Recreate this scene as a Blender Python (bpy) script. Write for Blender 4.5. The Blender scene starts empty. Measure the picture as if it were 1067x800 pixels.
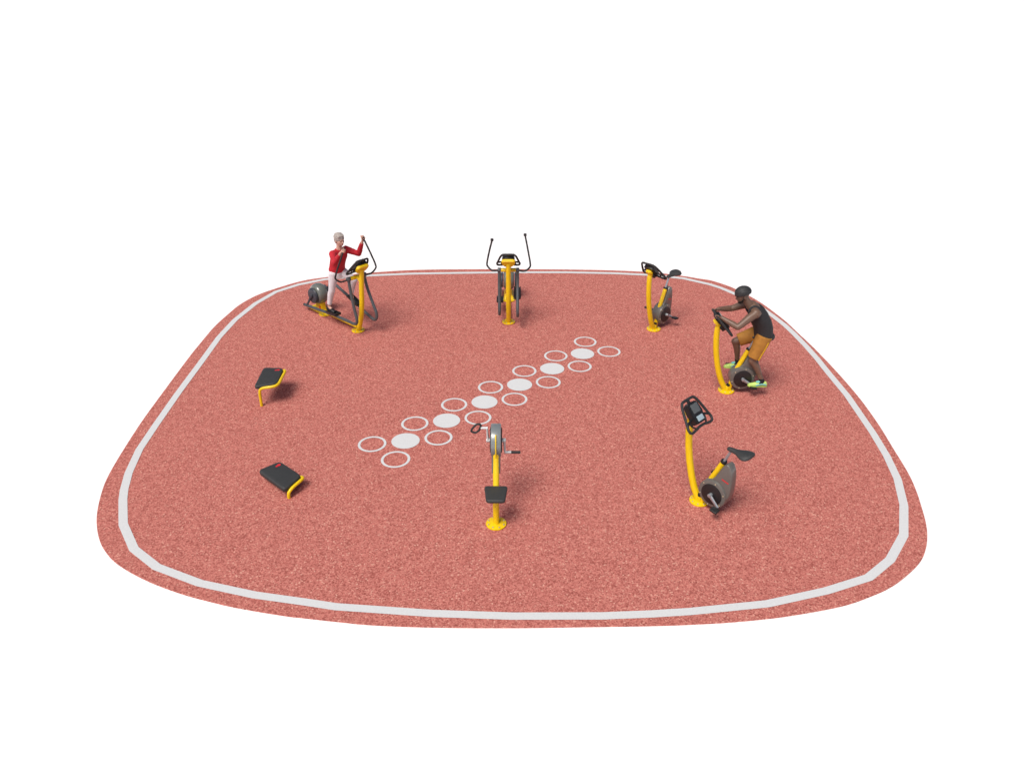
import bpy, bmesh, math, random
from mathutils import Vector, Matrix
random.seed(7)
C = bpy.context.scene.collection
V = Vector
R = math.radians

# ------------------------------------------------------------------ materials
PAD= [(-3.861, 16.122), (-4.381, 15.895), (-4.838, 15.475), (-5.138, 15.098), (-5.332, 14.651), (-5.411, 14.261), (-5.502, 13.633), (-5.53, 12.886), (-5.538, 12.297), (-5.522, 10.858), (-5.505, 10.208), (-5.453, 9.413), (-5.402, 8.925), (-5.331, 8.579), (-5.203, 8.163), (-5.07, 7.864), (-4.923, 7.614), (-4.766, 7.421), (-4.581, 7.247), (-4.321, 7.071), (-3.998, 6.896), (-3.619, 6.734), (-3.274, 6.619), (-2.947, 6.526), (-2.435, 6.416), (-2.178, 6.377), (-1.857, 6.331), (-1.471, 6.283), (-0.844, 6.251), (-0.005, 6.243), (0.749, 6.256), (1.468, 6.271), (1.88, 6.29), (2.362, 6.328), (2.917, 6.406), (3.556, 6.553), (3.958, 6.713), (4.224, 6.853), (4.482, 7.042), (4.727, 7.266), (4.895, 7.5), (5.026, 7.762), (5.116, 8.019), (5.198, 8.327), (5.266, 8.61), (5.331, 9.006), (5.377, 9.614), (5.42, 10.208), (5.434, 10.884), (5.411, 11.478), (5.368, 12.053), (5.317, 12.553), (5.282, 12.848), (5.205, 13.362), (5.141, 13.806), (5.048, 14.22), (4.924, 14.674), (4.78, 15.049), (4.557, 15.47), (4.388, 15.698), (4.157, 15.921), (3.937, 16.019), (3.607, 16.177), (3.018, 16.373), (2.207, 16.486), (1.174, 16.543), (-0.01, 16.56), (-1.112, 16.554), (-2.147, 16.509), (-3.056, 16.35)]
LINE= [(-5.061, 8.631), (-4.988, 8.42), (-4.773, 7.921), (-4.455, 7.468), (-4.067, 7.159), (-3.485, 6.896), (-2.825, 6.713), (-2.261, 6.609), (-1.897, 6.536), (-0.861, 6.439), (-0.005, 6.399), (0.952, 6.402), (1.492, 6.431), (1.914, 6.467), (2.764, 6.58), (3.467, 6.776), (4.015, 6.986), (4.379, 7.281), (4.723, 7.72), (4.971, 8.298), (5.128, 8.862), (5.206, 9.413), (5.245, 9.99), (5.268, 11.081), (5.228, 11.856), (5.212, 12.351), (5.173, 12.856), (5.115, 13.357), (5.059, 13.7), (4.964, 14.074), (4.858, 14.433), (4.515, 15.157), (4.285, 15.49), (4.106, 15.682), (3.616, 16.019), (2.993, 16.205), (2.187, 16.311), (1.164, 16.367), (-0.01, 16.367), (-1.1, 16.333), (-2.123, 16.288), (-3.03, 16.183), (-3.926, 15.97), (-4.423, 15.672), (-4.79, 15.287), (-5.041, 14.688), (-5.209, 13.93), (-5.273, 13.174), (-5.269, 12.262), (-5.276, 11.138), (-5.261, 10.2), (-5.242, 9.571), (-5.158, 9.006)]
SUN_DIR=(.35,.50,-.97); SUN=2.2; SUN_ANGLE=25; SUN_COL=(1,.965,.915); SKY=.125; AIR=.35; DUST=4.; OZ=.0; EXPO=.09
def lin(c):
    c = c/255.0
    return c/12.92 if c <= .04045 else ((c+.055)/1.055)**2.4
def rgb(r, g, b): return (lin(r), lin(g), lin(b), 1)

def mat(name, col, rough=.5, metal=0., var=.06, scale=14., bump=.0, bscale=200., coat=0., spec=.5):
    m = bpy.data.materials.new(name); m.use_nodes = True
    nt = m.node_tree; p = nt.nodes['Principled BSDF']
    p.inputs['Roughness'].default_value = rough; p.inputs['Metallic'].default_value = metal
    p.inputs['Coat Weight'].default_value = coat; p.inputs['Specular IOR Level'].default_value = spec
    tc = nt.nodes.new('ShaderNodeTexCoord')
    n = nt.nodes.new('ShaderNodeTexNoise'); n.inputs['Scale'].default_value = scale; n.inputs['Detail'].default_value = 5
    nt.links.new(tc.outputs['Object'], n.inputs['Vector'])
    r = nt.nodes.new('ShaderNodeValToRGB')
    lo = [max(0, c*(1-var)) for c in col[:3]]+[1]; hi = [min(1, c*(1+var)) for c in col[:3]]+[1]
    r.color_ramp.elements[0].color = lo; r.color_ramp.elements[0].position = .3
    r.color_ramp.elements[1].color = hi; r.color_ramp.elements[1].position = .7
    nt.links.new(n.outputs['Fac'], r.inputs['Fac']); nt.links.new(r.outputs['Color'], p.inputs['Base Color'])
    if bump:
        b = nt.nodes.new('ShaderNodeBump'); b.inputs['Strength'].default_value = bump; b.inputs['Distance'].default_value = .004
        n2 = nt.nodes.new('ShaderNodeTexNoise'); n2.inputs['Scale'].default_value = bscale; n2.inputs['Detail'].default_value = 3
        nt.links.new(tc.outputs['Object'], n2.inputs['Vector']); nt.links.new(n2.outputs['Fac'], b.inputs['Height'])
        nt.links.new(b.outputs['Normal'], p.inputs['Normal'])
    return m

def rubber_material():
    m = bpy.data.materials.new('red_rubber_granules'); m.use_nodes = True
    nt = m.node_tree; N = nt.nodes; Lk = nt.links; p = N['Principled BSDF']
    p.inputs['Roughness'].default_value = .9; p.inputs['Specular IOR Level'].default_value = .25
    tc = N.new('ShaderNodeTexCoord')
    def noise(s, d, r=.6):
        n = N.new('ShaderNodeTexNoise'); n.inputs['Scale'].default_value = s; n.inputs['Detail'].default_value = d
        n.inputs['Roughness'].default_value = r; Lk.new(tc.outputs['Object'], n.inputs['Vector']); return n
    def ramp(src, stops):
        r = N.new('ShaderNodeValToRGB'); cr = r.color_ramp
        cr.elements[0].position, cr.elements[0].color = stops[0]; cr.elements[1].position, cr.elements[1].color = stops[-1]
        for s in stops[1:-1]:
            e = cr.elements.new(s[0]); e.color = s[1]
        Lk.new(src, r.inputs['Fac']); return r
    vo = N.new('ShaderNodeTexVoronoi'); vo.inputs['Scale'].default_value = GR_SCALE; Lk.new(tc.outputs['Object'], vo.inputs['Vector'])
    sep = N.new('ShaderNodeSeparateColor'); Lk.new(vo.outputs['Color'], sep.inputs['Color'])
    base = ramp(sep.outputs['Red'], [(0., GRAN[0]), (.5, GRAN[1]), (.93, GRAN[2]), (1., GRAN[3])])
    big = noise(9, 4); br = ramp(big.outputs['Fac'], [(.3, (.93,.93,.93,1)), (.7, (1.06,1.06,1.06,1))])
    fine = noise(40, 3, .7); fr = ramp(fine.outputs['Fac'], [(.34, (.87,.86,.86,1)), (.66, (1.10,1.14,1.15,1))])
    m1 = N.new('ShaderNodeMixRGB'); m1.blend_type = 'MULTIPLY'; m1.inputs['Fac'].default_value = 1
    Lk.new(base.outputs['Color'], m1.inputs['Color1']); Lk.new(br.outputs['Color'], m1.inputs['Color2'])
    m2 = N.new('ShaderNodeMixRGB'); m2.blend_type = 'MULTIPLY'; m2.inputs['Fac'].default_value = 1
    Lk.new(m1.outputs['Color'], m2.inputs['Color1']); Lk.new(fr.outputs['Color'], m2.inputs['Color2'])
    Lk.new(m2.outputs['Color'], p.inputs['Base Color'])
    b = N.new('ShaderNodeBump'); b.inputs['Strength'].default_value = .35; b.inputs['Distance'].default_value = .004
    Lk.new(vo.outputs['Distance'], b.inputs['Height']); Lk.new(b.outputs['Normal'], p.inputs['Normal'])
    return m

GR_SCALE = 66.
GRAN = [(.30,.078,.062,1), (.505,.163,.133,1), (.575,.215,.172,1), (.69,.36,.28,1)]

M = dict(
  ground = mat('white_ground', (.93,.93,.93,1), .95, var=.01, scale=2, spec=.1),
  rubber = rubber_material(),
  paint = mat('white_line_paint', (.62,.642,.645,1), .8, var=.05, scale=60, bump=.3, bscale=60, spec=.2),
  yellow = mat('yellow_powder_coat', (.84,.575,.004,1), .38, var=.04, scale=9, coat=.15),
  grey = mat('grey_steel_tube', (.085,.10,.108,1), .42, .25, var=.08),
  silver = mat('silver_steel', (.40,.44,.47,1), .35, .6, var=.06),
  pale = mat('pale_crank_metal', (.62,.64,.64,1), .4, .2, var=.05),
  housing = mat('smoky_grey_cover', (.128,.124,.113,1), .33, var=.08, scale=8, coat=.3),
  rim_grey = mat('light_grey_wheel_cover', (.19,.215,.22,1), .3, .1, var=.06, coat=.4),
  shell = mat('green_grey_shell', (.13,.145,.13,1), .22, var=.08, scale=6, coat=.6),
  dark = mat('dark_blue_grey_plastic', (.035,.042,.055,1), .45, var=.1),
  black = mat('black_plastic', (.012,.012,.013,1), .45, var=.15),
  blackr = mat('black_rubber', (.022,.023,.024,1), .7, var=.15, bump=.3, bscale=150),
  cushion = mat('charcoal_cushion_rubber', (.034,.036,.036,1), .62, var=.08, bump=.25, bscale=220),
  screen = mat('grey_display_glass', (.10,.11,.11,1), .25, var=.05, coat=.5),
  lcd = mat('pale_blue_display', (.36,.47,.52,1), .25, var=.06),
  red = mat('red_badge', (.62,.02,.03,1), .5, var=.05),
  orange = mat('orange_sticker', (.75,.09,.01,1), .5, var=.05),
  bolt = mat('zinc_bolt', (.55,.50,.33,1), .4, .3, var=.05),
  # people
  skin_d = mat('dark_brown_skin', (.15,.088,.06,1), .45, var=.10, scale=30),
  skin_l = mat('light_skin', (.56,.33,.25,1), .5, var=.07, scale=30),
  tank = mat('black_sports_cloth', (.019,.019,.021,1), .75, var=.12, scale=20, bump=.3, bscale=60),
  shorts = mat('ochre_sports_shorts', (.37,.165,.022,1), .75, var=.12, scale=18, bump=.4, bscale=35),
  stripe = mat('yellow_side_stripe', (.78,.46,.02,1), .75, var=.06),
  sock = mat('black_sock', (.012,.012,.014,1), .85, var=.1),
  shoe = mat('lime_running_mesh', (.50,.70,.17,1), .6, var=.08),
  shoeb = mat('turquoise_overlay', (.20,.58,.52,1), .6, var=.08),
  helmet = mat('black_helmet_shell', (.022,.023,.024,1), .6, var=.12, coat=.0),
  beard = mat('black_beard_hair', (.008,.007,.006,1), .9, var=.2),
  sweater = mat('red_knitted_sweater', (.46,.012,.024,1), .8, var=.14, scale=22, bump=.5, bscale=45),
  trousers = mat('off_white_trousers', (.68,.66,.69,1), .8, var=.05, scale=14, bump=.3, bscale=40),
  hair = mat('silver_grey_hair', (.36,.32,.29,1), .7, var=.22, scale=60, bump=.5, bscale=120),
  slipon = mat('black_slip_on_shoe', (.010,.010,.011,1), .5, var=.1),
  eye = mat('eye', (.03,.02,.02,1), .2, var=.1),
  lip = mat('lips', (.36,.10,.09,1), .5, var=.1),
)

# ------------------------------------------------------------------ object helpers
def tag(o, label, cat, group=None, kind=None):
    if label: o['label'] = label
    if cat: o['category'] = cat
    if group: o['group'] = group
    if kind: o['kind'] = kind
    return o
def thing(name, loc, adeg, label, cat, group=None):
    o = bpy.data.objects.new(name, None); C.objects.link(o)
    o.location = (loc[0], loc[1], Z0); o.rotation_euler = (0, 0, R(adeg)); o.empty_display_size = .3
    return tag(o, label, cat, group)
def obj(name, bm, m, parent=None, smooth=True, autos=35):
    me = bpy.data.meshes.new(name)
    bmesh.ops.recalc_face_normals(bm, faces=bm.faces[:])
    if smooth:
        lim = R(autos)
        for f in bm.faces: f.smooth = True
        for e in bm.edges:
            if len(e.link_faces) == 2 and e.link_faces[0].normal.angle(e.link_faces[1].normal, 0) > lim: e.smooth = False
    bm.to_mesh(me); bm.free(); me.materials.append(m)
    o = bpy.data.objects.new(name, me); C.objects.link(o)
    if parent: o.parent = parent
    return o
Z0 = 0.0      # top of the rubber surface

def crom(pts, n=6, closed=False):
    P = [V(p) for p in pts]; out = []; L = len(P)
    rng = range(L if closed else L-1)
    for i in rng:
        if closed: a, b, c, d = P[(i-1) % L], P[i], P[(i+1) % L], P[(i+2) % L]
        else: a, b, c, d = P[max(i-1, 0)], P[i], P[i+1], P[min(i+2, L-1)]
        for k in range(n):
            t = k/n
            out.append(.5*((2*b)+(c-a)*t+(2*a-5*b+4*c-d)*t*t+(3*b-3*c+d-a)*t**3))
    if not closed: out.append(P[-1])
    return out

def tube(bm, pts, r, seg=14, closed=False, smooth=0, radii=None, flat=1.0, side=None):
    """sweep a circle (or ellipse when flat != 1: the axis 'side' is scaled) along points"""
    P = crom(pts, smooth, closed) if smooth else [V(p) for p in pts]
    n = len(P)
    if radii and smooth:
        rr = []
        for i in range(n):
            u = i/(n-1)*(len(radii)-1); k = min(int(u), len(radii)-2); rr.append(radii[k]*(1-(u-k))+radii[k+1]*(u-k))
        radii = rr
    T = []
    for i in range(n):
        if closed: t = P[(i+1) % n]-P[i-1]
        else: t = P[min(i+1, n-1)]-P[max(i-1, 0)]
        T.append(t.normalized())
    ref = V(side) if side else (V((0, 1, 0)) if abs(T[0].y) < .9 else V((1, 0, 0)))
    x = (ref-T[0]*ref.dot(T[0])).normalized(); rings = []
    for i in range(n):
        x = (x-T[i]*x.dot(T[i])).normalized(); y = T[i].cross(x)
        ra = radii[i] if radii else r
        rings.append([bm.verts.new(P[i]+x*math.cos(2*math.pi*k/seg)*ra*flat+y*math.sin(2*math.pi*k/seg)*ra) for k in range(seg)])
    m = n if closed else n-1
    for i in range(m):
        a, b = rings[i], rings[(i+1) % n]
        for k in range(seg): bm.faces.new((a[k], a[(k+1) % seg], b[(k+1) % seg], b[k]))
    if not closed:
        bm.faces.new(rings[0][::-1]); bm.faces.new(rings[-1])
    return bm
def cyl(bm, p0, p1, r, r1=None, seg=28, bev=0.):
    p0, p1 = V(p0), V(p1); r1 = r if r1 is None else r1; d = (p1-p0); L = d.length; d.normalize()
    if bev <= 0: return tube(bm, [p0, p1], r, seg, radii=[r, r1])
    return tube(bm, [p0, p0+d*bev*.3, p0+d*bev, p1-d*bev, p1-d*bev*.3, p1], r, seg, radii=[r-bev, r-bev*.3, r, r1, r1-bev*.3, r1-bev])
def box(bm, c, s, rot=None, bev=.004, taper=1.0):
    """box with centre c, size s, 3x3 rotation rot; taper scales the +z end"""
    b2 = bmesh.new(); bmesh.ops.create_cube(b2, size=1)
    for v in b2.verts:
        k = taper if v.co.z > 0 else 1
        v.co = V((v.co.x*s[0]*k, v.co.y*s[1]*k, v.co.z*s[2]))
    if bev: bmesh.ops.bevel(b2, geom=b2.edges[:], offset=bev, segments=3, profile=.6, affect='EDGES')
    for v in b2.verts:
        v.co = (rot @ v.co if rot else v.co)+V(c)
    join(bm, b2); return bm
def join(bm, b2):
    me = bpy.data.meshes.new('tmp'); b2.to_mesh(me); b2.free(); bm.from_mesh(me); bpy.data.meshes.remove(me)
def ball(bm, c, r, s=(1,1,1), rot=None, u=20, v=14):
    b2 = bmesh.new(); bmesh.ops.create_uvsphere(b2, u_segments=u, v_segments=v, radius=r)
    for q in b2.verts:
        w = V((q.co.x*s[0], q.co.y*s[1], q.co.z*s[2])); q.co = (rot @ w if rot else w)+V(c)
    join(bm, b2); return bm
def extrude_profile(bm, prof, y0, y1, bev=.01):
    """closed profile of (x, z) extruded along y with a bevelled rim"""
    b2 = bmesh.new()
    vs = [b2.verts.new((x, y0, z)) for x, z in prof]
    f = b2.faces.new(vs)
    r = bmesh.ops.extrude_face_region(b2, geom=[f])
    for g in r['geom']:
        if isinstance(g, bmesh.types.BMVert): g.co.y = y1
    bmesh.ops.recalc_face_normals(b2, faces=b2.faces[:])
    if bev:
        ed = [e for e in b2.edges if abs(e.verts[0].co.y-e.verts[1].co.y) < 1e-6]
        bmesh.ops.bevel(b2, geom=ed, offset=bev, segments=3, profile=.5, affect='EDGES')
    join(bm, b2); return bm
def NB(): return bmesh.new()
# ------------------------------------------------------------------ setting
def sheet(name, outer, z, m, thick=0., parent=None):
    bm = NB(); vs = [bm.verts.new((x, y, z)) for x, y in outer]; f = bm.faces.new(vs)
    if thick:
        r = bmesh.ops.extrude_face_region(bm, geom=[f])
        for g in r['geom']:
            if isinstance(g, bmesh.types.BMVert): g.co.z = z-thick
    bmesh.ops.triangulate(bm, faces=[f for f in bm.faces if len(f.verts) > 4])
    o = obj(name, bm, m, parent, smooth=False); return o
g = sheet('ground', [(-400,-300),(400,-300),(400,700),(-400,700)], -.014, M['ground']); tag(g, 'plain white ground around the red rubber surface', None, kind='structure')
padv = [(v.x, v.y) for v in crom([(x, y, 0) for x, y in PAD], 6, True)]
pad = sheet('rubber_sports_surface', padv, 0., M['rubber'], .0135); tag(pad, 'rounded red speckled rubber sports surface', None, kind='structure')

def ribbon(bm, pts, w, z, closed=True):
    n = len(pts); L = []; Rr = []
    for i in range(n):
        a, b, c = V(pts[i-1]), V(pts[i]), V(pts[(i+1) % n])
        d1, d2 = (b-a).normalized(), (c-b).normalized(); n1, n2 = V((-d1.y, d1.x)), V((-d2.y, d2.x)); nn = (n1+n2)
        nn = nn/ (nn.length**2)*2
        L.append(bm.verts.new((*(b+nn*w/2), z))); Rr.append(bm.verts.new((*(b-nn*w/2), z)))
    for i in range(n):
        j = (i+1) % n; bm.faces.new((L[i], L[j], Rr[j], Rr[i]))
    return bm
obj('boundary_line', ribbon(NB(), LINE, .105, .004), M['paint'], pad, smooth=False)
ux = V((math.cos(R(45)), math.sin(R(45)))); nx = V((-ux.y, ux.x)); P0 = V((-1.797, 9.512)); S_, A_, RR = .7753, .2698, .2017
def disc_pts(c, r, n=64): return [(c.x+r*math.cos(2*math.pi*k/n), c.y+r*math.sin(2*math.pi*k/n)) for k in range(n)]
for k in range(6):
    sheet('painted_disc', disc_pts(P0+ux*S_*(k+.5), RR), .004, M['paint'], parent=pad)
for k in range(7):
    for sg in (1, -1):
        obj('painted_ring', ribbon(NB(), disc_pts(P0+ux*S_*k+nx*A_*sg, RR-.018), .036, .004), M['paint'], pad, smooth=False)

# ------------------------------------------------------------------ shared equipment parts
def flange(parent, x, r, nb=8, h=.022):
    bm = NB(); cyl(bm, (x,0,0), (x,0,h), r, seg=40, bev=.006); o = obj('base_flange', bm, M['yellow'], parent)
    for k in range(nb):
        b = NB(); a = 2*math.pi*(k+.5)/nb; cyl(b, (x+math.cos(a)*r*.8, math.sin(a)*r*.8, h-.002), (x+math.cos(a)*r*.8, math.sin(a)*r*.8, h+.010), .0105, seg=6)
        obj('bolt', b, M['bolt'], o)
    return o
# tilted plane of the handlebar loop
def CP(v, w, h=0., dz=0.):
    e = V((-.653, 0, .757)); N = V((.757, 0, .653))
    p = V((-.03, 0, 1.0+dz))+e*v+V((0, w, 0))+N*h; return p
CROT = Matrix(((.757, 0, -.653), (0, 1, 0), (.653, 0, .757))).transposed()  # cols filled below
def crot():
    N = V((.757, 0, .653)); e = V((-.653, 0, .757)); y = V((0, 1, 0))
    return Matrix((e, y, N)).transposed()    # local x along e, y lateral, z along normal
def handlebar(parent, dz=0., ws=1.):
    hb = [(.475,.07),(.462,.125),(.40,.165),(.31,.195),(.21,.225),(.145,.243),(.10,.215),(.105,.12),(.118,.05)]
    loop = [CP(v, w*ws, 0, dz) for v, w in hb]+[CP(v, -w*ws, 0, dz) for v, w in hb[::-1]]
    bm = NB(); tube(bm, loop, .0175, 12, closed=True, smooth=5)
    o = obj('handlebar', bm, M['blackr'], parent)
    s = NB(); tube(s, [CP(.38,0,-.01,dz), CP(.475,0,0,dz)], .022, 12); obj('brace', s, M['black'], o)
    for sg in (1,-1):
        s = NB(); tube(s, [CP(.24,.06*sg,-.015,dz), CP(.23,.14*sg,-.01,dz), CP(.19,.228*sg*ws,0,dz)], .015, 10, smooth=4); obj('brace', s, M['black'], o)
        s = NB(); tube(s, [CP(.23,.15*sg*ws,-.01,dz), CP(.17,.15*sg*ws,-.01,dz), CP(.113,.10*sg*ws,0,dz)], .011, 10, smooth=3); obj('brace', s, M['black'], o)
    return o
def console(parent, dz=0., hump=True):
    bm = NB(); rt = crot()
    b2 = NB()
    # wedge shaped case: profile in the loop plane
    prof = [(.155,.085),(.29,.115),(.405,.098),(.43,.06)]
    pts = prof+[(v,-w) for v, w in prof[::-1]]
    vs = [b2.verts.new(CP(v, w, -.045, dz)) for v, w in pts]; f = b2.faces.new(vs)
    r = bmesh.ops.extrude_face_region(b2, geom=[f]); N = V((.757,0,.653))
    for g_ in r['geom']:
        if isinstance(g_, bmesh.types.BMVert): g_.co += N*.092
    bmesh.ops.recalc_face_normals(b2, faces=b2.faces[:]); bmesh.ops.bevel(b2, geom=b2.edges[:], offset=.01, segments=2, affect='EDGES')
    join(bm, b2)
    if hump: box(bm, CP(.205,0,-.058,dz), (.10,.14,.05), rt, .018)
    o = obj('console', bm, M['black'], parent)
    s = NB(); box(s, CP(.345,0,.049,dz), (.115,.135,.008), rt, .003); obj('display', s, M['screen'], o)
    s = NB(); box(s, CP(.215,.0,.051,dz), (.066,.115,.012), rt, .004); obj('small_display', s, M['lcd'], o)
    return o
def post(parent, ctrl, dz=0., hw=1., vt=.405):
    bm = NB(); tube(bm, ctrl, .045, 22, smooth=6); obj('post', bm, M['yellow'], parent)
    h = NB(); b2 = NB(); rt = crot()
    prof = [(.20,.06*hw),(.27,.10*hw),(vt-.035,.11*hw),(vt,.08*hw)]; pts = prof+[(v,-w) for v, w in prof[::-1]]
    vs = [b2.verts.new(CP(v, w, -.100, dz)) for v, w in pts]; f = b2.faces.new(vs)
    r = bmesh.ops.extrude_face_region(b2, geom=[f]); N = V((.757,0,.653))
    for g_ in r['geom']:
        if isinstance(g_, bmesh.types.BMVert): g_.co += N*.057
    bmesh.ops.recalc_face_normals(b2, faces=b2.faces[:]); bmesh.ops.bevel(b2, geom=b2.edges[:], offset=.012, segments=3, affect='EDGES')
    join(h, b2); obj('post_head', h, M['yellow'], parent)

def circle_prof(cx, cz, r, a0, a1, n): return [(cx+r*math.cos(R(a0+(a1-a0)*k/n)), cz+r*math.sin(R(a0+(a1-a0)*k/n))) for k in range(n+1)]
def drive_unit(root, cx, cz, crank_deg, prof, handles=False, hw=.088, r=.19):
    """flywheel cover with a crank on each side; prof = outline of the cover in the x-z plane"""
    bm = NB(); extrude_profile(bm, prof, -min(.06, hw*.85), min(.06, hw*.85), .018); cover = obj('flywheel_cover', bm, M['housing'], root); rimm = M['rim_grey'] if handles else M['housing']
    bm = NB(); cyl(bm, (cx,-hw,cz), (cx,hw,cz), r, seg=48, bev=.012); ring = obj('flywheel_rim', bm, rimm, root)
    for sg in (1,-1):
        for k in range(6 if not handles else 0):
            b = NB(); a = 2*math.pi*(k+.3)/6; x, z = cx+math.cos(a)*(r-.022), cz+math.sin(a)*(r-.022)
            cyl(b, (x, sg*(hw-.002), z), (x, sg*(hw+.006), z), .0085, seg=10); obj('bolt', b, M['bolt'], ring)
    for sg in (1,-1):
        d = NB(); cyl(d, (cx, sg*(hw-.001), cz), (cx, sg*(hw+.011), cz), r*.75, seg=40, bev=.004); obj('disc_cover', d, M['black'], root)
    for sg, a in ((-1, crank_deg), (1, crank_deg+180)):
        c, s = math.cos(R(a)), math.sin(R(a)); L = .175
        c0, c1 = V((cx, sg*(hw+.037), cz)), V((cx+c*L, sg*(hw+.047), cz+s*L))
        bm = NB(); cyl(bm, (cx, sg*(hw+.002), cz), (cx, sg*(hw+.057), cz), .026, seg=18, bev=.004)
        tube(bm, [c0, c0.lerp(c1,.5), c1], .016, 10, radii=[.027,.022,.019], flat=.6, side=(0,1,0))
        cr = obj('crank', bm, M['pale'] if handles else M['silver'], root)
        if not handles:
            bm = NB(); p = c1+V((0, sg*.07, 0)); box(bm, p, (.10,.095,.028), Matrix.Rotation(R(8),3,'Y'), .008); tube(bm, [c1, p], .009, 10)
            obj('pedal', bm, M['black'], cr)
        else:
            bm = NB(); p = c1+V((0, sg*.075, 0)); cyl(bm, c1-V((0,sg*.01,0)), p, .017, seg=14); obj('handle_axle', bm, M['pale'], cr)
            bm = NB()
            if sg > 0: cyl(bm, p, p+V((0, sg*.115, 0)), .018, seg=14, bev=.005)
            else:
                q = [(0,0,.04),(.0,-.03,.06),(0,-.075,.035),(0,-.125,-.045),(0,-.07,-.07),(0,-.02,-.03)]
                tube(bm, [p+V(t)*.92 for t in q], .0135, 10, closed=True, smooth=4)
            obj('hand_grip', bm, M['blackr'], cr)
    return cover

BIKE_POST = [(0,0,.0),(-.045,0,.08),(-.097,0,.174),(-.155,0,.33),(-.208,0,.533),(-.242,0,.72),(-.260,0,.883),(-.266,0,1.0),(-.262,0,1.09),(-.25,0,1.15)]
ET_POST = [(.01,0,.0),(-.04,0,.08),(-.085,0,.19),(-.14,0,.35),(-.188,0,.575),(-.21,0,.75),(-.228,0,.92),(-.255,0,1.1),(-.28,0,1.28)]
def make_bike(loc, adeg, label, crank=-38):
    t = thing('exercise_bike', loc, adeg, label, 'exercise bike', 'yellow upright exercise bikes')
    flange(t, 0, .127); post(t, BIKE_POST, 0, .55, .37); console(t); handlebar(t)
    bm = NB(); tube(bm, [(.035,0,.01),(.052,0,.10),(.066,0,.2),(.085,0,.30),(.115,0,.39),(.15,0,.47),(.205,0,.60),(.262,0,.735)], .036, 18, smooth=4)
    obj('seat_tube', bm, M['yellow'], t)
    bm = NB(); cyl(bm, (.0,0,.015), (.012,0,.105), .052, .046, seg=22, bev=.006); st = obj('base_socket', bm, M['yellow'], t)
    bm = NB(); cyl(bm, (.012,-.02,.10), (.014,-.02,.135), .03, seg=18, bev=.006); obj('cap', bm, M['black'], st)
    prof = circle_prof(.205,.265,.185,125,350,30)+[(.40,.25),(.425,.32),(.432,.45),(.428,.58),(.412,.67),(.382,.735),(.345,.757),(.31,.735),(.265,.65),(.20,.50),(.14,.43)]
    cov = drive_unit(t, .205, .265, crank, prof)
    for sg in (1,-1):     # small unreadable red mark on each side of the cover
        b = NB(); xs = [.30,.314,.314,.320,.320,.332,.332,.338,.338,.352,.352,.358,.358,.372,.372,.378,.378,.394]; hs = [.022,.022,.012,.012,.019,.019,.012,.012,.022,.022,.012,.012,.017,.017,.012,.012,.022,.022]
        vs = [b.verts.new((x, sg*.0612, .525-.25*(x-.30)+h/2)) for x, h in zip(xs, hs)]+[b.verts.new((x, sg*.0612, .525-.25*(x-.30)-.009)) for x in (.394,.30)]
        b.faces.new(vs); obj('badge', b, M['red'], cov)
    bm = NB(); cyl(bm, (.255,0,.722), (.268,0,.752), .041, seg=20, bev=.005); obj('clamp_collar', bm, M['black'], t)
    bm = NB(); cyl(bm, (.262,0,.74), (.335,0,.925), .017, seg=16); sp = obj('seat_post', bm, M['silver'], t)
    # saddle: lofted along x
    st_ = [(.285,.014,.945,.012),(.295,.027,.945,.02),(.33,.034,.947,.026),(.38,.037,.949,.026),(.42,.05,.952,.026),(.46,.078,.957,.027),(.50,.104,.963,.030),(.545,.115,.966,.033),(.58,.108,.970,.031),(.605,.08,.976,.024),(.618,.05,.978,.015)]
    bm = NB(); rings = []
    for x, w, z, th in st_:
        rings.append([bm.verts.new((x, w*math.copysign(abs(math.cos(a))**.8, math.cos(a)), z+th*math.copysign(abs(math.sin(a))**.8, math.sin(a))-(.03*(w/.1)*abs(math.cos(a))**2)*.5)) for a in [2*math.pi*k/20 for k in range(20)]])
    for a, b in zip(rings, rings[1:]):
        for k in range(20): bm.faces.new((a[k], a[(k+1) % 20], b[(k+1) % 20], b[k]))
    bm.faces.new(rings[0][::-1]); bm.faces.new(rings[-1]); obj('saddle', bm, M['cushion'], t)
    return t

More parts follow.
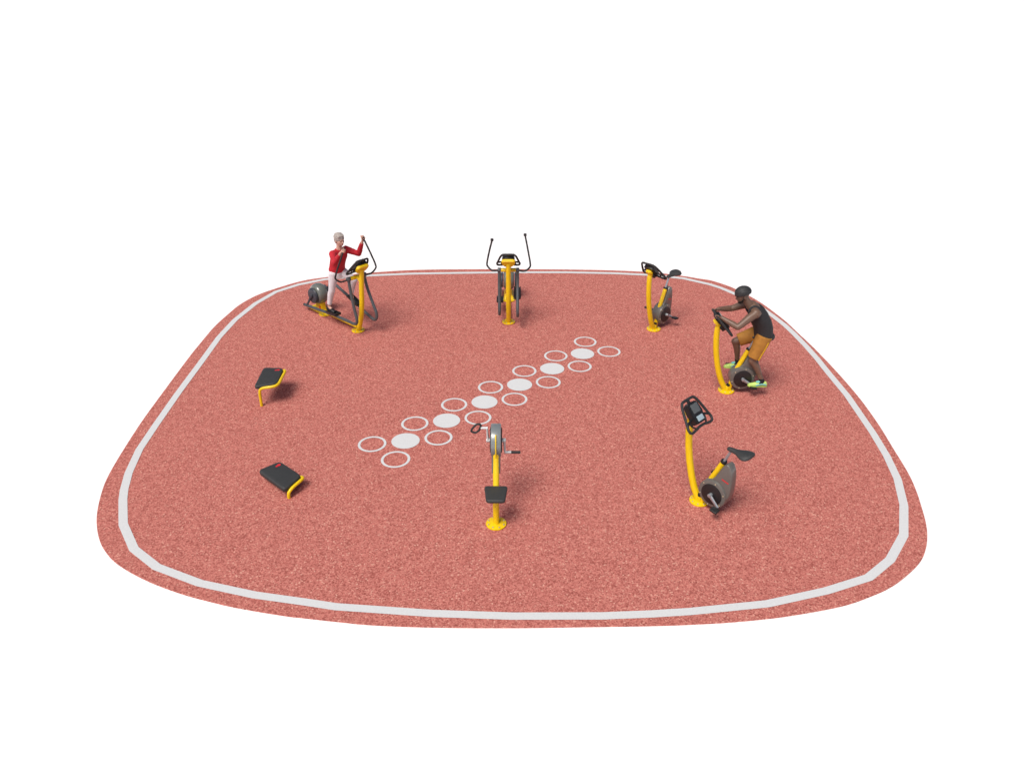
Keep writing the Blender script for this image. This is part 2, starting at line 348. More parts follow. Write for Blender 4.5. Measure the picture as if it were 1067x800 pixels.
def make_trainer(loc, adeg, label):
    t = thing('elliptical_trainer', loc, adeg, label, 'elliptical trainer', 'yellow and grey elliptical trainers')
    dz = .10
    flange(t, 0.005, .12); post(t, ET_POST, dz, 1.12); console(t, dz, False); handlebar(t, dz, .84)
    # cross bar carrying the swing arms
    bm = NB(); tube(bm, [(-.25,0,1.02),(-.17,0,1.08),(-.10,0,1.08)], .036, 16, smooth=4); cyl(bm, (-.10,-.135,1.08), (-.10,.135,1.08), .036, seg=20, bev=.005)
    obj('cross_bar', bm, M['yellow'], t)
    # rear foot, beam and stand
    bm = NB(); tube(bm, [(.03,0,.075),(.45,0,.06),(.95,0,.05)], .032, 14, flat=1.1, side=(0,1,0)); obj('ground_beam', bm, M['yellow'], t)
    fl = flange(t, 1.06, .13)
    bm = NB(); box(bm, (1.27,0,.042), (.50,.21,.055), None, .02, .72); box(bm, (1.20,0,.17), (.20,.12,.22), None, .02, .8); obj('wheel_stand', bm, M['yellow'], t)
    bm = NB(); box(bm, (1.14,.063,.13), (.05,.004,.07), None, 0); obj('sticker', bm, M['orange'], t)
    # wheel: domed shell between two dark crank discs
    cx, cz = 1.22, .375
    bm = NB(); pr = []
    for k in range(25):
        a = math.pi*k/24; pr.append((-.105*math.cos(a), .11+.09*math.sin(a)**.6))
    seg = 44; rings = [[bm.verts.new((cx+r_*math.cos(2*math.pi*j/seg), y, cz+r_*math.sin(2*math.pi*j/seg))) for j in range(seg)] for y, r_ in pr]
    for a, b in zip(rings, rings[1:]):
        for k in range(seg): bm.faces.new((a[k], a[(k+1) % seg], b[(k+1) % seg], b[k]))
    bm.faces.new(rings[0][::-1]); bm.faces.new(rings[-1]); obj('wheel_shell', bm, M['shell'], t)
    for sg in (1,-1):
        bm = NB(); cyl(bm, (cx, sg*.115, cz-.01), (cx, sg*.158, cz-.01), .152, .142, seg=36, bev=.01)
        d = obj('crank_disc', bm, M['dark'], t)
        for k in range(3):
            b = NB(); box(b, (cx-.02, sg*.156, cz+.085-.045*k), (.045,.004,.012), None, 0); obj('badge', b, M['silver'], d)
    pins = {1: V((1.42,.165,.115)), -1: V((1.02,-.165,.635))}
    for sg in (1,-1):
        pin = pins[sg]; y = sg*.165
        bm = NB(); tube(bm, [V((cx, sg*.17, cz)), V((pin.x, sg*.172, pin.z))], .026, 12, flat=.45, side=(0,1,0)); cyl(bm, (cx, sg*.15, cz), (cx, sg*.185, cz), .04, seg=18, bev=.005)
        obj('crank', bm, M['dark'], t)
        if sg > 0:
            arm = [(-.10,y,1.075),(-.112,y,.94),(-.145,y,.74),(-.20,y,.50),(-.235,y,.37),(-.215,y,.27),(-.12,y,.232),(.0,y,.228),(.3,y,.215),(.55,y,.20),(1.0,y,.155),(1.50,y,.105)]
            hd = [(-.10,.175,1.08),(-.07,.24,1.055),(-.045,.31,1.06),(-.02,.37,1.115),(-.045,.385,1.19),(-.14,.34,1.44),(-.235,.285,1.685)]
            pc, sl = V((.52,y,.243)), math.atan2(-.015,.25)
        else:
            arm = [(-.10,y,1.075),(-.13,y,.94),(-.19,y,.78),(-.31,y,.55),(-.375,y,.42),(-.37,y,.32),(-.30,y,.265),(-.2,y,.275),(.0,y,.335),(.4,y,.47),(.75,y,.57),(1.06,y,.65)]
            hd = [(-.10,-.175,1.08),(-.11,-.24,1.065),(-.13,-.31,1.08),(-.155,-.375,1.145),(-.15,-.39,1.22),(-.07,-.345,1.46),(.02,-.297,1.69)]
            pc, sl = V((.30,y,.462)), math.atan2(.135,.4)
        bm = NB(); tube(bm, arm, .027, 12, smooth=4); cyl(bm, (-.10, sg*.137, 1.08), (-.10, sg*.195, 1.08), .042, seg=20, bev=.006)
        a = obj('foot_lever', bm, M['grey'], t)
        if sg > 0:
            bm = NB(); cyl(bm, (1.49,y,.106), (1.53,y,.103), .026, seg=14, bev=.004); obj('end_cap', bm, M['black'], a)
        rt = Matrix.Rotation(-sl, 3, 'Y')
        bm = NB(); box(bm, pc, (.33,.125,.022), rt, .01)
        for s2 in (1,-1): box(bm, pc+rt @ V((0,s2*.058,.014)), (.32,.012,.04), rt, .005)
        box(bm, pc+rt @ V((-.16,0,.016)), (.012,.12,.045), rt, .005); obj('footplate', bm, M['black'], a)
        bm = NB(); tube(bm, hd, .016, 12, smooth=5); h = obj('swing_handle', bm, M['blackr'], t)
        bm = NB(); cyl(bm, V(hd[-1])-V((0,0,.015)), V(hd[-1])+V((0,0,.03)), .027, seg=16, bev=.008); obj('knob', bm, M['black'], h)
    return t

def cushion(name, parent, outline, z0, z1, m, dome=.0, bev=.018, tiltm=None):
    b2 = NB(); vs = [b2.verts.new((x, y, z0)) for x, y in outline]; f = b2.faces.new(vs)
    r = bmesh.ops.extrude_face_region(b2, geom=[f])
    for g_ in r['geom']:
        if isinstance(g_, bmesh.types.BMVert): g_.co.z = z1
    bmesh.ops.recalc_face_normals(b2, faces=b2.faces[:])
    ed = [e for e in b2.edges if abs(e.verts[0].co.z-e.verts[1].co.z) < 1e-6]
    bmesh.ops.bevel(b2, geom=ed, offset=bev, segments=4, profile=.5, affect='EDGES')
    if tiltm:
        for v in b2.verts: v.co = tiltm @ v.co
    return obj(name, b2, m, parent)
def rounded(w0, w1, l, r, n=6, bulge=0.):
    """outline: half widths w0 (at -l) and w1 (at +l) along local y; corners rounded"""
    c = [(-w0,-l),(w0,-l),(w1,l),(-w1,l)]; out = []
    for i in range(4):
        p, a, b = V(c[i]), V(c[i-1]), V(c[(i+1) % 4]); s, e = p+(a-p).normalized()*r, p+(b-p).normalized()*r
        for k in range(n+1):
            t = k/n; out.append(tuple(s*(1-t)**2+p*2*t*(1-t)+e*t*t))
    return out

def make_arm_bike(loc, adeg, label):
    t = thing('arm_cycle', loc, adeg, label, 'arm cycle')
    flange(t, 0, .127)
    bm = NB(); tube(bm, [(0,0,.01),(0,0,.18),(-.012,0,.28),(-.06,0,.375),(-.14,0,.48),(-.205,0,.62),(-.245,0,.76),(-.265,0,.885)], .038, 20, smooth=5); obj('post', bm, M['yellow'], t)
    # thin yellow web hugging the front of the cover
    bm = NB(); tube(bm, [(-.222,0,.84),(-.206,0,.92),(-.212,0,1.0),(-.24,0,1.07),(-.275,0,1.12)], .016, 10, flat=.55, side=(0,1,0), smooth=3)
    obj('fork_web', bm, M['yellow'], t)
    cx, cz = -.415, .955
    # cover outline: wheel on top, tail running down along the post
    prof = circle_prof(cx,cz,.185,-25,205,34)+[(-.57,.85),(-.52,.74),(-.46,.66),(-.33,.58),(-.25,.575),(-.20,.61),(-.215,.70),(-.235,.80)]
    drive_unit(t, cx, cz, 90, prof, handles=True, hw=.062, r=.205)
    bm = NB(); box(bm, (.03,0,.438), (.22,.16,.02), None, .006); obj('seat_bracket', bm, M['yellow'], t)
    out = [(y, x) for x, y in rounded(.143,.112,.15,.045)]
    o = cushion('seat', t, [(a+.035, b) for a, b in out], .45, .50, M['cushion'], bev=.018)
    return t

def quad(cs, r, n=6):
    out = []
    for i in range(4):
        p, a, b = V(cs[i]), V(cs[i-1]), V(cs[(i+1) % 4]); s, e = p+(a-p).normalized()*r, p+(b-p).normalized()*r
        for k in range(n+1):
            t = k/n; out.append(tuple(s*(1-t)**2+p*2*t*(1-t)+e*t*t))
    return out
def make_stool(loc, adeg, label, h, tube_pts):
    t = thing('step_stool', loc, adeg, label, 'stool', 'low black cushioned stools')
    rt = Matrix.Translation((0, 0, h))
    cu = cushion('cushion', t, quad([(.175,-.295),(-.150,-.275),(-.175,.222),(.152,.335)], .075), -.07, 0, M['cushion'], bev=.024, tiltm=rt)
    b2 = NB()      # red emblem near one corner: a disc with a small wing
    vs = [b2.verts.new((-.085+.028*math.cos(a), -.195+.024*math.sin(a), h+.0008)) for a in [2*math.pi*k/24 for k in range(24)]]; b2.faces.new(vs)
    vs = [b2.verts.new((x, y, h+.0008)) for x, y in ((-.052,-.21),(-.030,-.19),(-.042,-.165),(-.062,-.18))]; b2.faces.new(vs)
    obj('badge', b2, M['red'], cu)
    bm = NB(); tube(bm, tube_pts, .0225, 14, smooth=6); obj('tubular_frame', bm, M['yellow'], t)
    return t
# ------------------------------------------------------------------ people
def remesh(name, bm, m, voxel=.006, smooth=4, parent=None, cut=None):
    me = bpy.data.meshes.new(name); bmesh.ops.recalc_face_normals(bm, faces=bm.faces[:]); bm.to_mesh(me); bm.free()
    o = bpy.data.objects.new(name, me); C.objects.link(o)
    md = o.modifiers.new('r', 'REMESH'); md.mode = 'VOXEL'; md.voxel_size = voxel; md.adaptivity = 0
    if smooth:
        sm = o.modifiers.new('s', 'SMOOTH'); sm.iterations = smooth; sm.factor = .5
    dg = bpy.context.evaluated_depsgraph_get(); dg.update()
    me2 = bpy.data.meshes.new_from_object(o.evaluated_get(dg)); o.modifiers.clear(); o.data = me2; bpy.data.meshes.remove(me)
    me2.name = name; me2.materials.clear(); me2.materials.append(m)
    for p in me2.polygons: p.use_smooth = True
    if parent: o.parent = parent
    return o
def cap(bm, p0, p1, r0, r1, n=8):
    """capsule with two radii and round ends"""
    p0, p1 = V(p0), V(p1); d = (p1-p0); L = d.length; d.normalize(); P = []; Rr = []
    for k in range(n):
        a = math.pi/2*(k+.15)/n; P.append(p0-d*r0*math.cos(a)); Rr.append(r0*math.sin(a))
    P += [p0, p0.lerp(p1, .5), p1]; Rr += [r0, (r0+r1)/2, r1]
    for k in range(n-1, -1, -1):
        a = math.pi/2*(k+.15)/n; P.append(p1+d*r1*math.cos(a)); Rr.append(r1*math.sin(a))
    return tube(bm, P, 0, 16, radii=Rr)
def limb(bm, pts, radii, smooth=5, flat=1., side=None):
    """smooth tapered limb with round ends"""
    tube(bm, pts, 0, 18, smooth=smooth, radii=radii, flat=flat, side=side)
    ball(bm, pts[0], radii[0]); ball(bm, pts[-1], radii[-1]); return bm
def loft(bm, secs, n=28, cap_ends=True):
    """secs: (centre, half width along y, half depth, tilt in degrees of the section about y)"""
    rings = []
    for c, w, d, tl in secs:
        c = V(c); ax = V((math.cos(R(tl)), 0, math.sin(R(tl))))
        rings.append([bm.verts.new(c+V((0, w*math.cos(a), 0))+ax*d*math.sin(a)) for a in [2*math.pi*k/n for k in range(n)]])
    for a, b in zip(rings, rings[1:]):
        for k in range(n): bm.faces.new((a[k], a[(k+1) % n], b[(k+1) % n], b[k]))
    bm.faces.new(rings[0][::-1]); bm.faces.new(rings[-1]); return bm
def grip(bm, wrist, pt, axis, r, thumb=1, fr=.0085):
    """a closed hand: palm from the wrist, four fingers and a thumb curled round a bar"""
    wrist, pt, ax = V(wrist), V(pt), V(axis).normalized()
    a = (wrist-pt); a = (a-ax*a.dot(ax)).normalized(); b = ax.cross(a)*thumb
    def at(ph, off, rr): return pt+ax*off+(a*math.cos(R(ph))+b*math.sin(R(ph)))*rr
    kn = at(62, 0, r+.014)
    for off in (-.026,-.009,.009,.026):
        cap(bm, wrist.lerp(pt, .12)+ax*off*.6, at(50, off, r+.013), .015, .0125)
    for i, off in enumerate((-.033,-.011,.011,.032)):
        rr = r+fr; L = (0, 1.0, 1.08, .92)[i] if i else .82
        ph = [48, 48+58*L, 48+112*L, 48+160*L]
        Pp = [at(p, off*(1-.05*k), rr+(.004 if k == 0 else 0)) for k, p in enumerate(ph)]
        for k in range(3): cap(bm, Pp[k], Pp[k+1], fr*(1.12-.1*k), fr*(1.02-.1*k), 5)
    s = -1
    T = [wrist.lerp(pt, .35)+ax*s*.022-b*.008, at(-55, s*.040, r+.012), at(-105, s*.030, r+.010), at(-150, s*.018, r+.009)]
    for k in range(3): cap(bm, T[k], T[k+1], .0125-.001*k, .0115-.001*k, 5)
def head_shape(bm, c, pitch, s=1., jaw=1.):
    """skull, face, jaw, nose, ears; faces -x, nodding down by pitch degrees"""
    rt = Matrix.Rotation(R(-pitch), 3, 'Y'); c = V(c)
    f = lambda x, y, z: c+rt @ V((x*s, y*s, z*s))
    ball(bm, f(.012,0,.028), .098*s, (1.0,.80,.93), rt, 28, 20)       # cranium
    ball(bm, f(-.022,0,-.03), .075*s, (.86,.84,1.12), rt, 24, 18)     # face
    ball(bm, f(-.038,0,-.088), .038*s*jaw, (1.0,1.12,.75), rt)        # chin
    cap(bm, f(-.035,.0,-.082), f(.03,.048,-.045), .024*s, .022*s); cap(bm, f(-.035,.0,-.082), f(.03,-.048,-.045), .024*s, .022*s)
    cap(bm, f(-.082,0,.0), f(-.100,0,-.030), .008*s, .0135*s)         # nose
    cap(bm, f(-.088,.010,-.034), f(-.088,-.010,-.034), .009*s, .009*s)
    cap(bm, f(-.080,.033,.020), f(-.084,-.033,.020), .010*s, .010*s)  # brow ridge
    cap(bm, f(-.084,.018,-.062), f(-.084,-.018,-.062), .0085*s, .0085*s)  # mouth
    for sg in (1,-1):
        ball(bm, f(.012,.078*sg,-.012), .030*s, (.62,.30,1.0), rt); cap(bm, f(-.055,.04*sg,-.02), f(-.03,.055*sg,-.025), .02*s, .018*s)
    return f, rt
def face_details(f, s, body, lips=True):
    for sg in (1,-1):
        b = NB(); ball(b, f(-.0795,.029*sg,.002), .0105*s, (.8,1.15,.75)); obj('eye', b, M['eye'], body)
    if lips:
        b = NB(); cap(b, f(-.0905,.016,-.062), f(-.0905,-.016,-.062), .0052*s, .0052*s); obj('lips', b, M['lip'], body)
def shoe(ank, toe_dir, L, m_up, m_sole, parent, low=False, drop=.085, name='shoe'):
    """shoe under the ankle joint; toe_dir = heading of the toes in the local frame"""
    ank = V(ank); d = V(toe_dir).normalized(); side = V((0,1,0)); side = (side-d*side.dot(d)).normalized(); up = side.cross(d); up = up if up.z > 0 else -up
    P = lambda a, h, w=0.: ank+d*a+up*h+side*w
    bm = NB(); secs = [(-.075,.020,.026,-drop+.030),(-.06,.033,.040,-drop+.040),(-.02,.036,.046,-drop+.048),(.04,.036,.038,-drop+.040),(.10,.043,.029,-drop+.032),(.15,.041,.022,-drop+.027),(.185,.024,.014,-drop+.022)]
    k = L/.26; rings = []
    for a, w, h, z in secs:
        if low and a < .06: h *= .72; z -= .010
        rings.append([bm.verts.new(P(a*k, z+h*math.sin(t), w*math.cos(t)*.96)) for t in [2*math.pi*j/20 for j in range(20)]])
    for a, b in zip(rings, rings[1:]):
        for j in range(20): bm.faces.new((a[j], a[(j+1) % 20], b[(j+1) % 20], b[j]))
    bm.faces.new(rings[0][::-1]); bm.faces.new(rings[-1]); o = obj(name, bm, m_up, parent)
    bm = NB(); out = [(-.082,.0),(-.074,.026),(-.03,.037),(.04,.036),(.10,.046),(.155,.042),(.192,.018),(.196,0)]
    pts = [(a, w) for a, w in out]+[(a, -w) for a, w in out[-2:0:-1]]
    vs = [bm.verts.new(P(a*k, -drop-.004, w)) for a, w in pts]; f = bm.faces.new(vs); r = bmesh.ops.extrude_face_region(bm, geom=[f])
    for g_ in r['geom']:
        if isinstance(g_, bmesh.types.BMVert): g_.co += up*.022
    bmesh.ops.recalc_face_normals(bm, faces=bm.faces[:]); bmesh.ops.bevel(bm, geom=bm.edges[:], offset=.004, segments=2, affect='EDGES')
    obj('sole', bm, m_sole, o)
    return o, P

def make_cyclist(loc, adeg):
    VX = .006
    skin = NB()
    hd = V((.045,0,1.640))
    f, rt = head_shape(skin, hd, 14, 1.0, 1.05)
    limb(skin, [f(.03,0,-.05), (.135,0,1.53), (.19,0,1.47)], [.056,.058,.072])
    LS, RS = V((.225,-.195,1.425)), V((.205,.195,1.415))
    # torso (mostly under the vest)
    loft(skin, [((.445,0,.95),.15,.10,25),((.455,0,1.03),.155,.11,15),((.425,0,1.14),.145,.105,25),((.365,0,1.26),.155,.112,32),((.285,0,1.37),.17,.115,38),((.235,0,1.44),.165,.085,42),((.20,0,1.50),.085,.06,42)])
    for S in (LS, RS): ball(skin, S, .074, (1,.9,1)); cap(skin, S, (.23,0,1.44), .06, .07)
    LW, RW = V((-.262,-.135,1.335)), V((-.255,.135,1.355)); LE, RE = V((-.045,-.285,1.245)), V((-.03,.245,1.315))
    for S, E_, W_, sg in ((LS,LE,LW,-1),(RS,RE,RW,1)):
        limb(skin, [S, S.lerp(E_,.35)+V((-.004,0,.006)), S.lerp(E_,.75), E_], [.063,.062,.052,.045], 4)
        limb(skin, [E_, E_.lerp(W_,.3), E_.lerp(W_,.7), W_], [.045,.048,.037,.029], 4)
        grip(skin, W_, CP(.462,.115*sg,0), (.0,1,0) if True else None, .0135, 1 if sg > 0 else 1)
    # legs
    HL, HR = V((.43,-.095,.985)), V((.43,.095,.985)); KL, KR = V((.300,-.125,.60)), V((.065,.115,.815)); AL, AR = V((.49,-.165,.262)), V((.165,.165,.43))
    for H, K_, A_ in ((HL,KL,AL),(HR,KR,AR)):
        limb(skin, [H, H.lerp(K_,.4), H.lerp(K_,.8), K_], [.088,.082,.062,.056], 4)
        back = V((.02,0,.0))
        limb(skin, [K_, K_.lerp(A_,.28)+back, K_.lerp(A_,.65)+back*.5, A_], [.054,.056,.040,.034], 5)
        cap(skin, A_, A_+V((-.05,0,-.04)), .034,.03)
    body = remesh('person', skin, M['skin_d'], VX, 5)
    body.location = (loc[0], loc[1], 0); body.rotation_euler = (0,0,R(adeg))
    tag(body, 'man in black helmet, black vest and ochre shorts pedalling a yellow exercise bike', 'person')
    face_details(f, 1., body, False)
    # beard
    b = NB(); cap(b, f(-.046,0,-.100), f(-.03,0,-.104), .034,.03); cap(b, f(-.05,.03,-.085), f(.0,.056,-.045), .020,.014); cap(b, f(-.05,-.03,-.085), f(.0,-.056,-.045), .020,.014); cap(b, f(-.092,.017,-.047), f(-.092,-.017,-.047), .006,.006)
    remesh('beard', b, M['beard'], .005, 2, body)
    # helmet: vented half shell with ridges
    b = NB(); nu, nv = 72, 20; rings = []
    for i in range(nv+1):
        th = R(102)*i/nv; ring = []
        for j in range(nu):
            ph = 2*math.pi*j/nu; x, y, z = math.sin(th)*math.cos(ph), math.sin(th)*math.sin(ph), math.cos(th)
            rr = 1.0
            if abs(x) < .85 and z > .12: rr -= .055*max(0, math.cos(y*15.5))**2*(1 if abs(math.sin(x*5.5+.4)) > .25 else .25)
            ring.append(b.verts.new(f(.012+x*.124*rr*(1.03 if x > 0 else 1.0), y*.100*rr, .046+z*.098*rr-.012*max(0,-x)*(z < .3))))
        rings.append(ring)
    for a, c2 in zip(rings, rings[1:]):
        for j in range(nu): b.faces.new((a[j], a[(j+1) % nu], c2[(j+1) % nu], c2[j]))
    b.faces.new(rings[-1]); bmesh.ops.remove_doubles(b, verts=b.verts[:], dist=.0004); obj('helmet', b, M['helmet'], body, autos=60)
    b = NB(); tube(b, [f(.0,.088,.03), f(-.012,.082,-.05), f(-.035,.03,-.118), f(-.038,0,-.124), f(-.035,-.03,-.118), f(-.012,-.082,-.05), f(.0,-.088,.03)], .0045, 8, smooth=4)
    obj('chin_strap', b, M['black'], body)
    # vest
    b = NB()
    loft(b, [((.440,0,.905),.180,.142,22),((.448,0,.99),.180,.145,18),((.438,0,1.08),.174,.145,20),((.405,0,1.18),.172,.142,28),((.345,0,1.28),.180,.142,34),((.286,0,1.365),.172,.135,38),((.258,0,1.405),.138,.118,42),((.243,0,1.425),.10,.09,42)])
    for sg in (1,-1): limb(b, [(.27,sg*.10,1.28),(.16,sg*.095,1.40),(.185,sg*.098,1.478),(.24,sg*.10,1.488),(.32,sg*.095,1.42)], [.045,.026,.022,.026,.05], 4)
    vest = remesh('vest', b, M['tank'], .007, 3, body)
    # shorts with side stripe
    b = NB(); loft(b, [((.44,0,.88),.165,.125,5),((.44,0,.95),.172,.135,8),((.447,0,1.03),.168,.128,12)])
    for H, K_, sg in ((HL,KL,-1),(HR,KR,1)):
        e = H.lerp(K_, .86); d = (K_-H).normalized()
        tube(b, [H-d*.03, H.lerp(K_,.25), H.lerp(K_,.55), e], 0, 26, radii=[.122,.120,.108,.100])
    remesh('shorts', b, M['shorts'], .007, 2, body)
    b = NB()
    d = (KL-HL); n = V((d.z,0,-d.x)).normalized(); n = n if n.x > 0 else -n
    for H, K_, sg in ((HL,KL,-1),(HR,KR,1)):
        d = (K_-H); nn = V((-d.z,0,d.x)).normalized(); nn = nn if nn.x > 0 else -nn
        o1 = (V((0,sg,0))*.82+nn*.5).normalized()
        P = [H.lerp(K_, t)+o1*r_ for t, r_ in ((.05,.123),(.3,.120),(.55,.110),(.84,.102))]
        b = NB(); tube(b, P, .018, 10, smooth=3, flat=.22, side=o1); obj('side_stripe', b, M['stripe'], body)
    # socks and shoes
    for K_, A_ in ((KL,AL),(KR,AR)):
        b = NB(); limb(b, [A_.lerp(K_,.13), A_, A_+V((-.03,0,-.03))], [.037,.038,.036], 3); remesh('sock', b, M['sock'], .005, 1, body)
    for A_, td in ((AL, (-1,0,.02)), (AR, (-1,0,-.05))):
        o, P = shoe(A_, td, .285, M['shoe'], M['shoe'], body, name='running_shoe')
        for sg in (1,-1):
            b = NB(); tube(b, [P(-.06,-.045,.040*sg), P(0,-.030,.046*sg), P(.05,-.042,.043*sg), P(.10,-.055,.043*sg)], .014, 8, smooth=4, flat=.4, side=(0,1,0)); obj('overlay', b, M['shoeb'], o)
        b = NB(); tube(b, [P(.015,.0,0), P(.05,-.008,0), P(.09,-.018,0)], .016, 8, smooth=3, flat=1.6, side=(0,1,0)); obj('laces', b, M['shoeb'], o)
    return body

def make_woman(loc, adeg):
    skin = NB(); hd = V((.315,0,1.655)); s = .93
    f, rt = head_shape(skin, hd, 4, s, .9)
    limb(skin, [f(.03,0,-.05), (.352,0,1.53), (.365,0,1.46)], [.046,.048,.06])
    RS, LS = V((.325,.165,1.435)), V((.395,-.16,1.425))
    loft(skin, [((.50,0,1.0),.14,.095,10),((.475,0,1.12),.12,.09,8),((.41,0,1.27),.125,.095,15),((.37,0,1.38),.13,.09,15),((.36,0,1.46),.07,.055,10)])
    RE, LE = V((.065,.31,1.375)), V((.225,-.31,1.345)); RW, LW = V((-.150,.296,1.620)), V((.068,-.312,1.635))
    for S, E_, W_ in ((RS,RE,RW),(LS,LE,LW)):
        limb(skin, [S, S.lerp(E_,.5), E_], [.046,.041,.034], 4); limb(skin, [E_, E_.lerp(W_,.35), W_], [.035,.034,.022], 4)
    grip(skin, RW, (-.237,.284,1.675), (-.35,-.2,.90), .0145); grip(skin, LW, (.026,-.296,1.71), (.33,.15,.93), .0145)
    HR, HL = V((.495,.085,1.0)), V((.485,-.085,1.0)); KR, KL = V((.545,.13,.665)), V((.185,-.135,.90)); AR, AL = V((.635,.165,.335)), V((.375,-.165,.545))
    for H, K_, A_ in ((HR,KR,AR),(HL,KL,AL)):
        limb(skin, [H, H.lerp(K_,.5), K_], [.078,.066,.048], 4); limb(skin, [K_, K_.lerp(A_,.3)+V((.015,0,0)), A_], [.046,.048,.028], 4)
    for A_, d in ((AR,V((-1,0,-.02))),(AL,V((-.95,0,-.34)))):
        d.normalize(); up = V((0,1,0)).cross(d); up = up if up.z > 0 else -up
        cap(skin, A_, A_+d*.09-up*.052, .030, .024)
    body = remesh('person', skin, M['skin_l'], .006, 5)
    body.location = (loc[0], loc[1], 0); body.rotation_euler = (0,0,R(adeg))
    tag(body, 'grey haired woman in red sweater and white trousers striding on an elliptical trainer', 'person')
    face_details(f, s, body)
    # hair
    b = NB(); ball(b, f(.020,0,.042), .108*s, (1.0,.86,.93), rt, 30, 22); ball(b, f(.055,0,-.01), .080*s, (.85,1.0,1.05), rt); cap(b, f(-.045,.045,.085), f(-.05,-.03,.095), .034*s, .030*s)
    for sg in (1,-1): ball(b, f(.022,.064*sg,.012), .038*s, (.95,.55,1.15), rt)
    for k in range(26):
        a, e = random.uniform(-2.6, 2.6), random.uniform(.15, 1.35)
        ball(b, f(.022+.092*math.cos(a)*math.cos(e), .078*math.sin(a)*math.cos(e), .045+.086*math.sin(e)), random.uniform(.014,.024), (1,1,.8), rt, 10, 8)
    remesh('hair', b, M['hair'], .006, 2, body)
    # sweater
    b = NB()
    loft(b, [((.505,0,1.02),.150,.118,8),((.500,0,1.07),.158,.122,8),((.475,0,1.15),.148,.118,10),((.435,0,1.25),.148,.122,16),((.385,0,1.345),.158,.122,18),((.365,0,1.41),.150,.100,16),((.36,0,1.465),.092,.074,12),((.358,0,1.482),.072,.060,10)])
    for S, E_, W_ in ((RS,RE,RW),(LS,LE,LW)):
        cap(b, S, (.37,0,1.39), .066, .085)
        c = E_.lerp(W_, .80)
        limb(b, [S, S.lerp(E_,.35), S.lerp(E_,.8), E_], [.066,.060,.050,.048], 4)
        tube(b, [E_, E_.lerp(c,.3), E_.lerp(c,.75), c], 0, 20, radii=[.048,.050,.040,.033], smooth=3)
    remesh('sweater', b, M['sweater'], .007, 3, body)
    # trousers
    b = NB(); loft(b, [((.495,0,.92),.14,.105,5),((.495,0,1.0),.150,.112,8),((.49,0,1.09),.135,.105,8)])
    for H, K_, A_ in ((HR,KR,AR),(HL,KL,AL)):
        limb(b, [H, H.lerp(K_,.35), H.lerp(K_,.75), K_], [.092,.082,.066,.060], 4)
        c = K_.lerp(A_, .86)
        tube(b, [K_, K_.lerp(c,.3)+V((.014,0,0)), K_.lerp(c,.7)+V((.008,0,0)), c], 0, 20, radii=[.060,.058,.048,.042], smooth=3)
    remesh('trousers', b, M['trousers'], .007, 3, body)
    for A_, d in ((AR,(-1,0,-.02)),(AL,(-.95,0,-.34))):
        shoe(A_, d, .24, M['slipon'], M['slipon'], body, low=True, drop=.075, name='slip_on_shoe')
    return body
# ------------------------------------------------------------------ place everything
MB = (3.40, 11.239); FB = (2.392, 8.386); BB = (2.60, 13.52); ET1 = (-2.81, 13.46); ET2 = (-.064, 13.82)
make_bike(MB, 0, 'yellow exercise bike ridden by the man in the black helmet', -31)
make_bike(FB, -45, 'unused yellow exercise bike nearest the front right of the rubber surface', -40)
make_bike(BB, 45, 'unused yellow exercise bike near the back edge, between the empty trainer and the cyclist', -30)
make_trainer(ET1, 135, 'elliptical trainer with the grey haired woman striding on it')
make_trainer(ET2, 90, 'empty elliptical trainer at the middle of the back edge')
make_arm_bike((-.194, 7.926), -90, 'hand cranked wheel on a yellow post with small black seat')
make_stool((-3.757, 11.07), 180, 'taller black cushioned stool on yellow tube, clear of the ground, farther back', .36,
  [(.09,.30,0),(.09,.30,.12),(.088,.30,.22),(.07,.30,.285),(.01,.30,.315),(-.10,.295,.33),(-.165,.265,.335),(-.19,.19,.335),(-.192,0,.335),(-.19,-.17,.335),(-.165,-.24,.325),(-.09,-.27,.295),(0,-.30,.25),(.03,-.36,.12),(.04,-.40,0)])
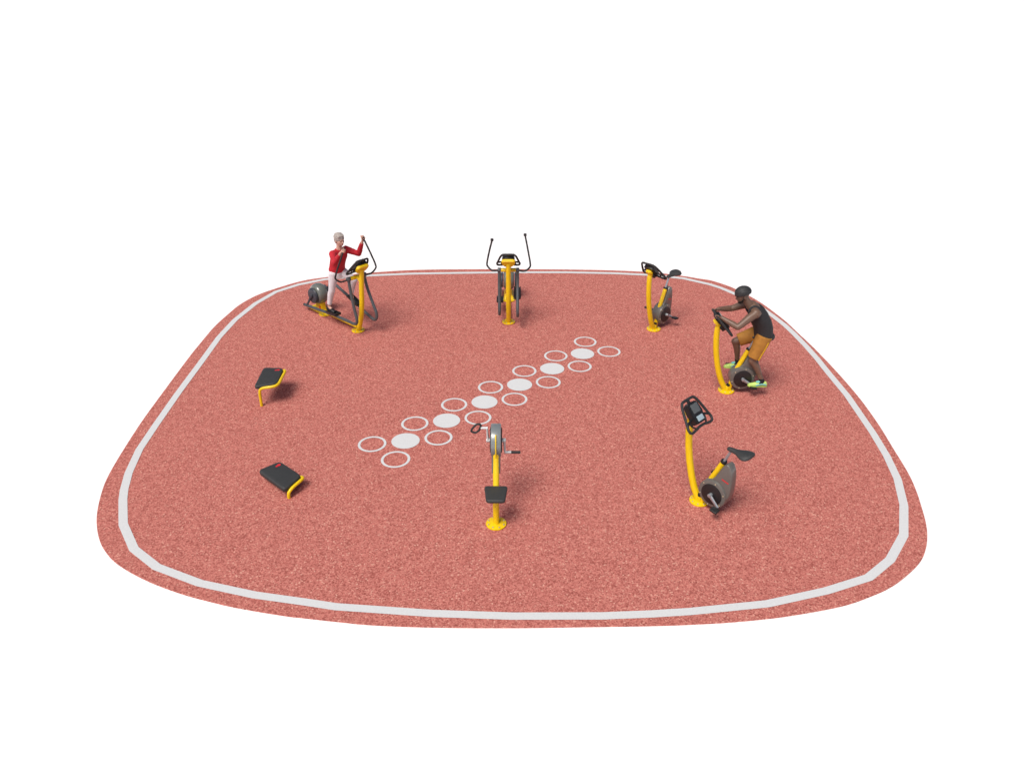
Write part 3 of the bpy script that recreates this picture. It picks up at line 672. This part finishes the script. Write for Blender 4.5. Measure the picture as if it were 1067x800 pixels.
make_stool((-3.025, 8.755), 225, 'lower black cushioned stool lying close to the ground, nearer the front', .165,
  [(.10,.325,0),(.10,.325,.04),(.085,.325,.085),(.02,.315,.12),(-.10,.285,.135),(-.165,.255,.135),(-.178,.20,.12),(-.15,.12,.085),(-.13,0,.07),(-.12,-.12,.07),(-.08,-.2,.06),(-.02,-.23,.04),(.0,-.24,0)])
make_cyclist(MB, 0)
make_woman(ET1, 135)

# ------------------------------------------------------------------ camera
cd = bpy.data.cameras.new('camera'); cam = bpy.data.objects.new('camera', cd); C.objects.link(cam)
cam.location = (0, 0, 6.39); cam.rotation_euler = (math.pi/2-.485119742, 0, 0)
cd.sensor_fit = 'HORIZONTAL'; cd.sensor_width = 36; cd.lens = 847.6/1067*36
cd.shift_y = -(400-380)/1067     # principal point 20 px above the middle of the frame
cd.clip_end = 2000; cd.clip_start = .05
bpy.context.scene.camera = cam

# ------------------------------------------------------------------ light
D = V(SUN_DIR).normalized(); el = math.asin(-D.z)
w = bpy.data.worlds.new('World'); bpy.context.scene.world = w; w.use_nodes = True
nt = w.node_tree; bg = nt.nodes['Background']; sk = nt.nodes.new('ShaderNodeTexSky'); sk.sky_type = 'NISHITA'; sk.sun_disc = False
sk.sun_elevation = el; sk.sun_rotation = math.atan2(-D.x, -D.y) % (2*math.pi)
sk.air_density = AIR; sk.dust_density = DUST; sk.ozone_density = OZ
nt.links.new(sk.outputs['Color'], bg.inputs['Color']); bg.inputs['Strength'].default_value = SKY
sl = bpy.data.lights.new('sun', 'SUN'); so = bpy.data.objects.new('sun', sl); C.objects.link(so)
sl.energy = SUN; sl.angle = R(SUN_ANGLE); sl.color = SUN_COL; so.location = (-4, -4, 12)
so.rotation_euler = D.to_track_quat('-Z', 'Y').to_euler()
sc = bpy.context.scene
sc.view_settings.view_transform = 'Standard'; sc.view_settings.look = 'None'; sc.view_settings.gamma = 1
sc.view_settings.exposure = EXPO
sc.view_settings.use_curve_mapping = False
sc.cycles.max_bounces = 6
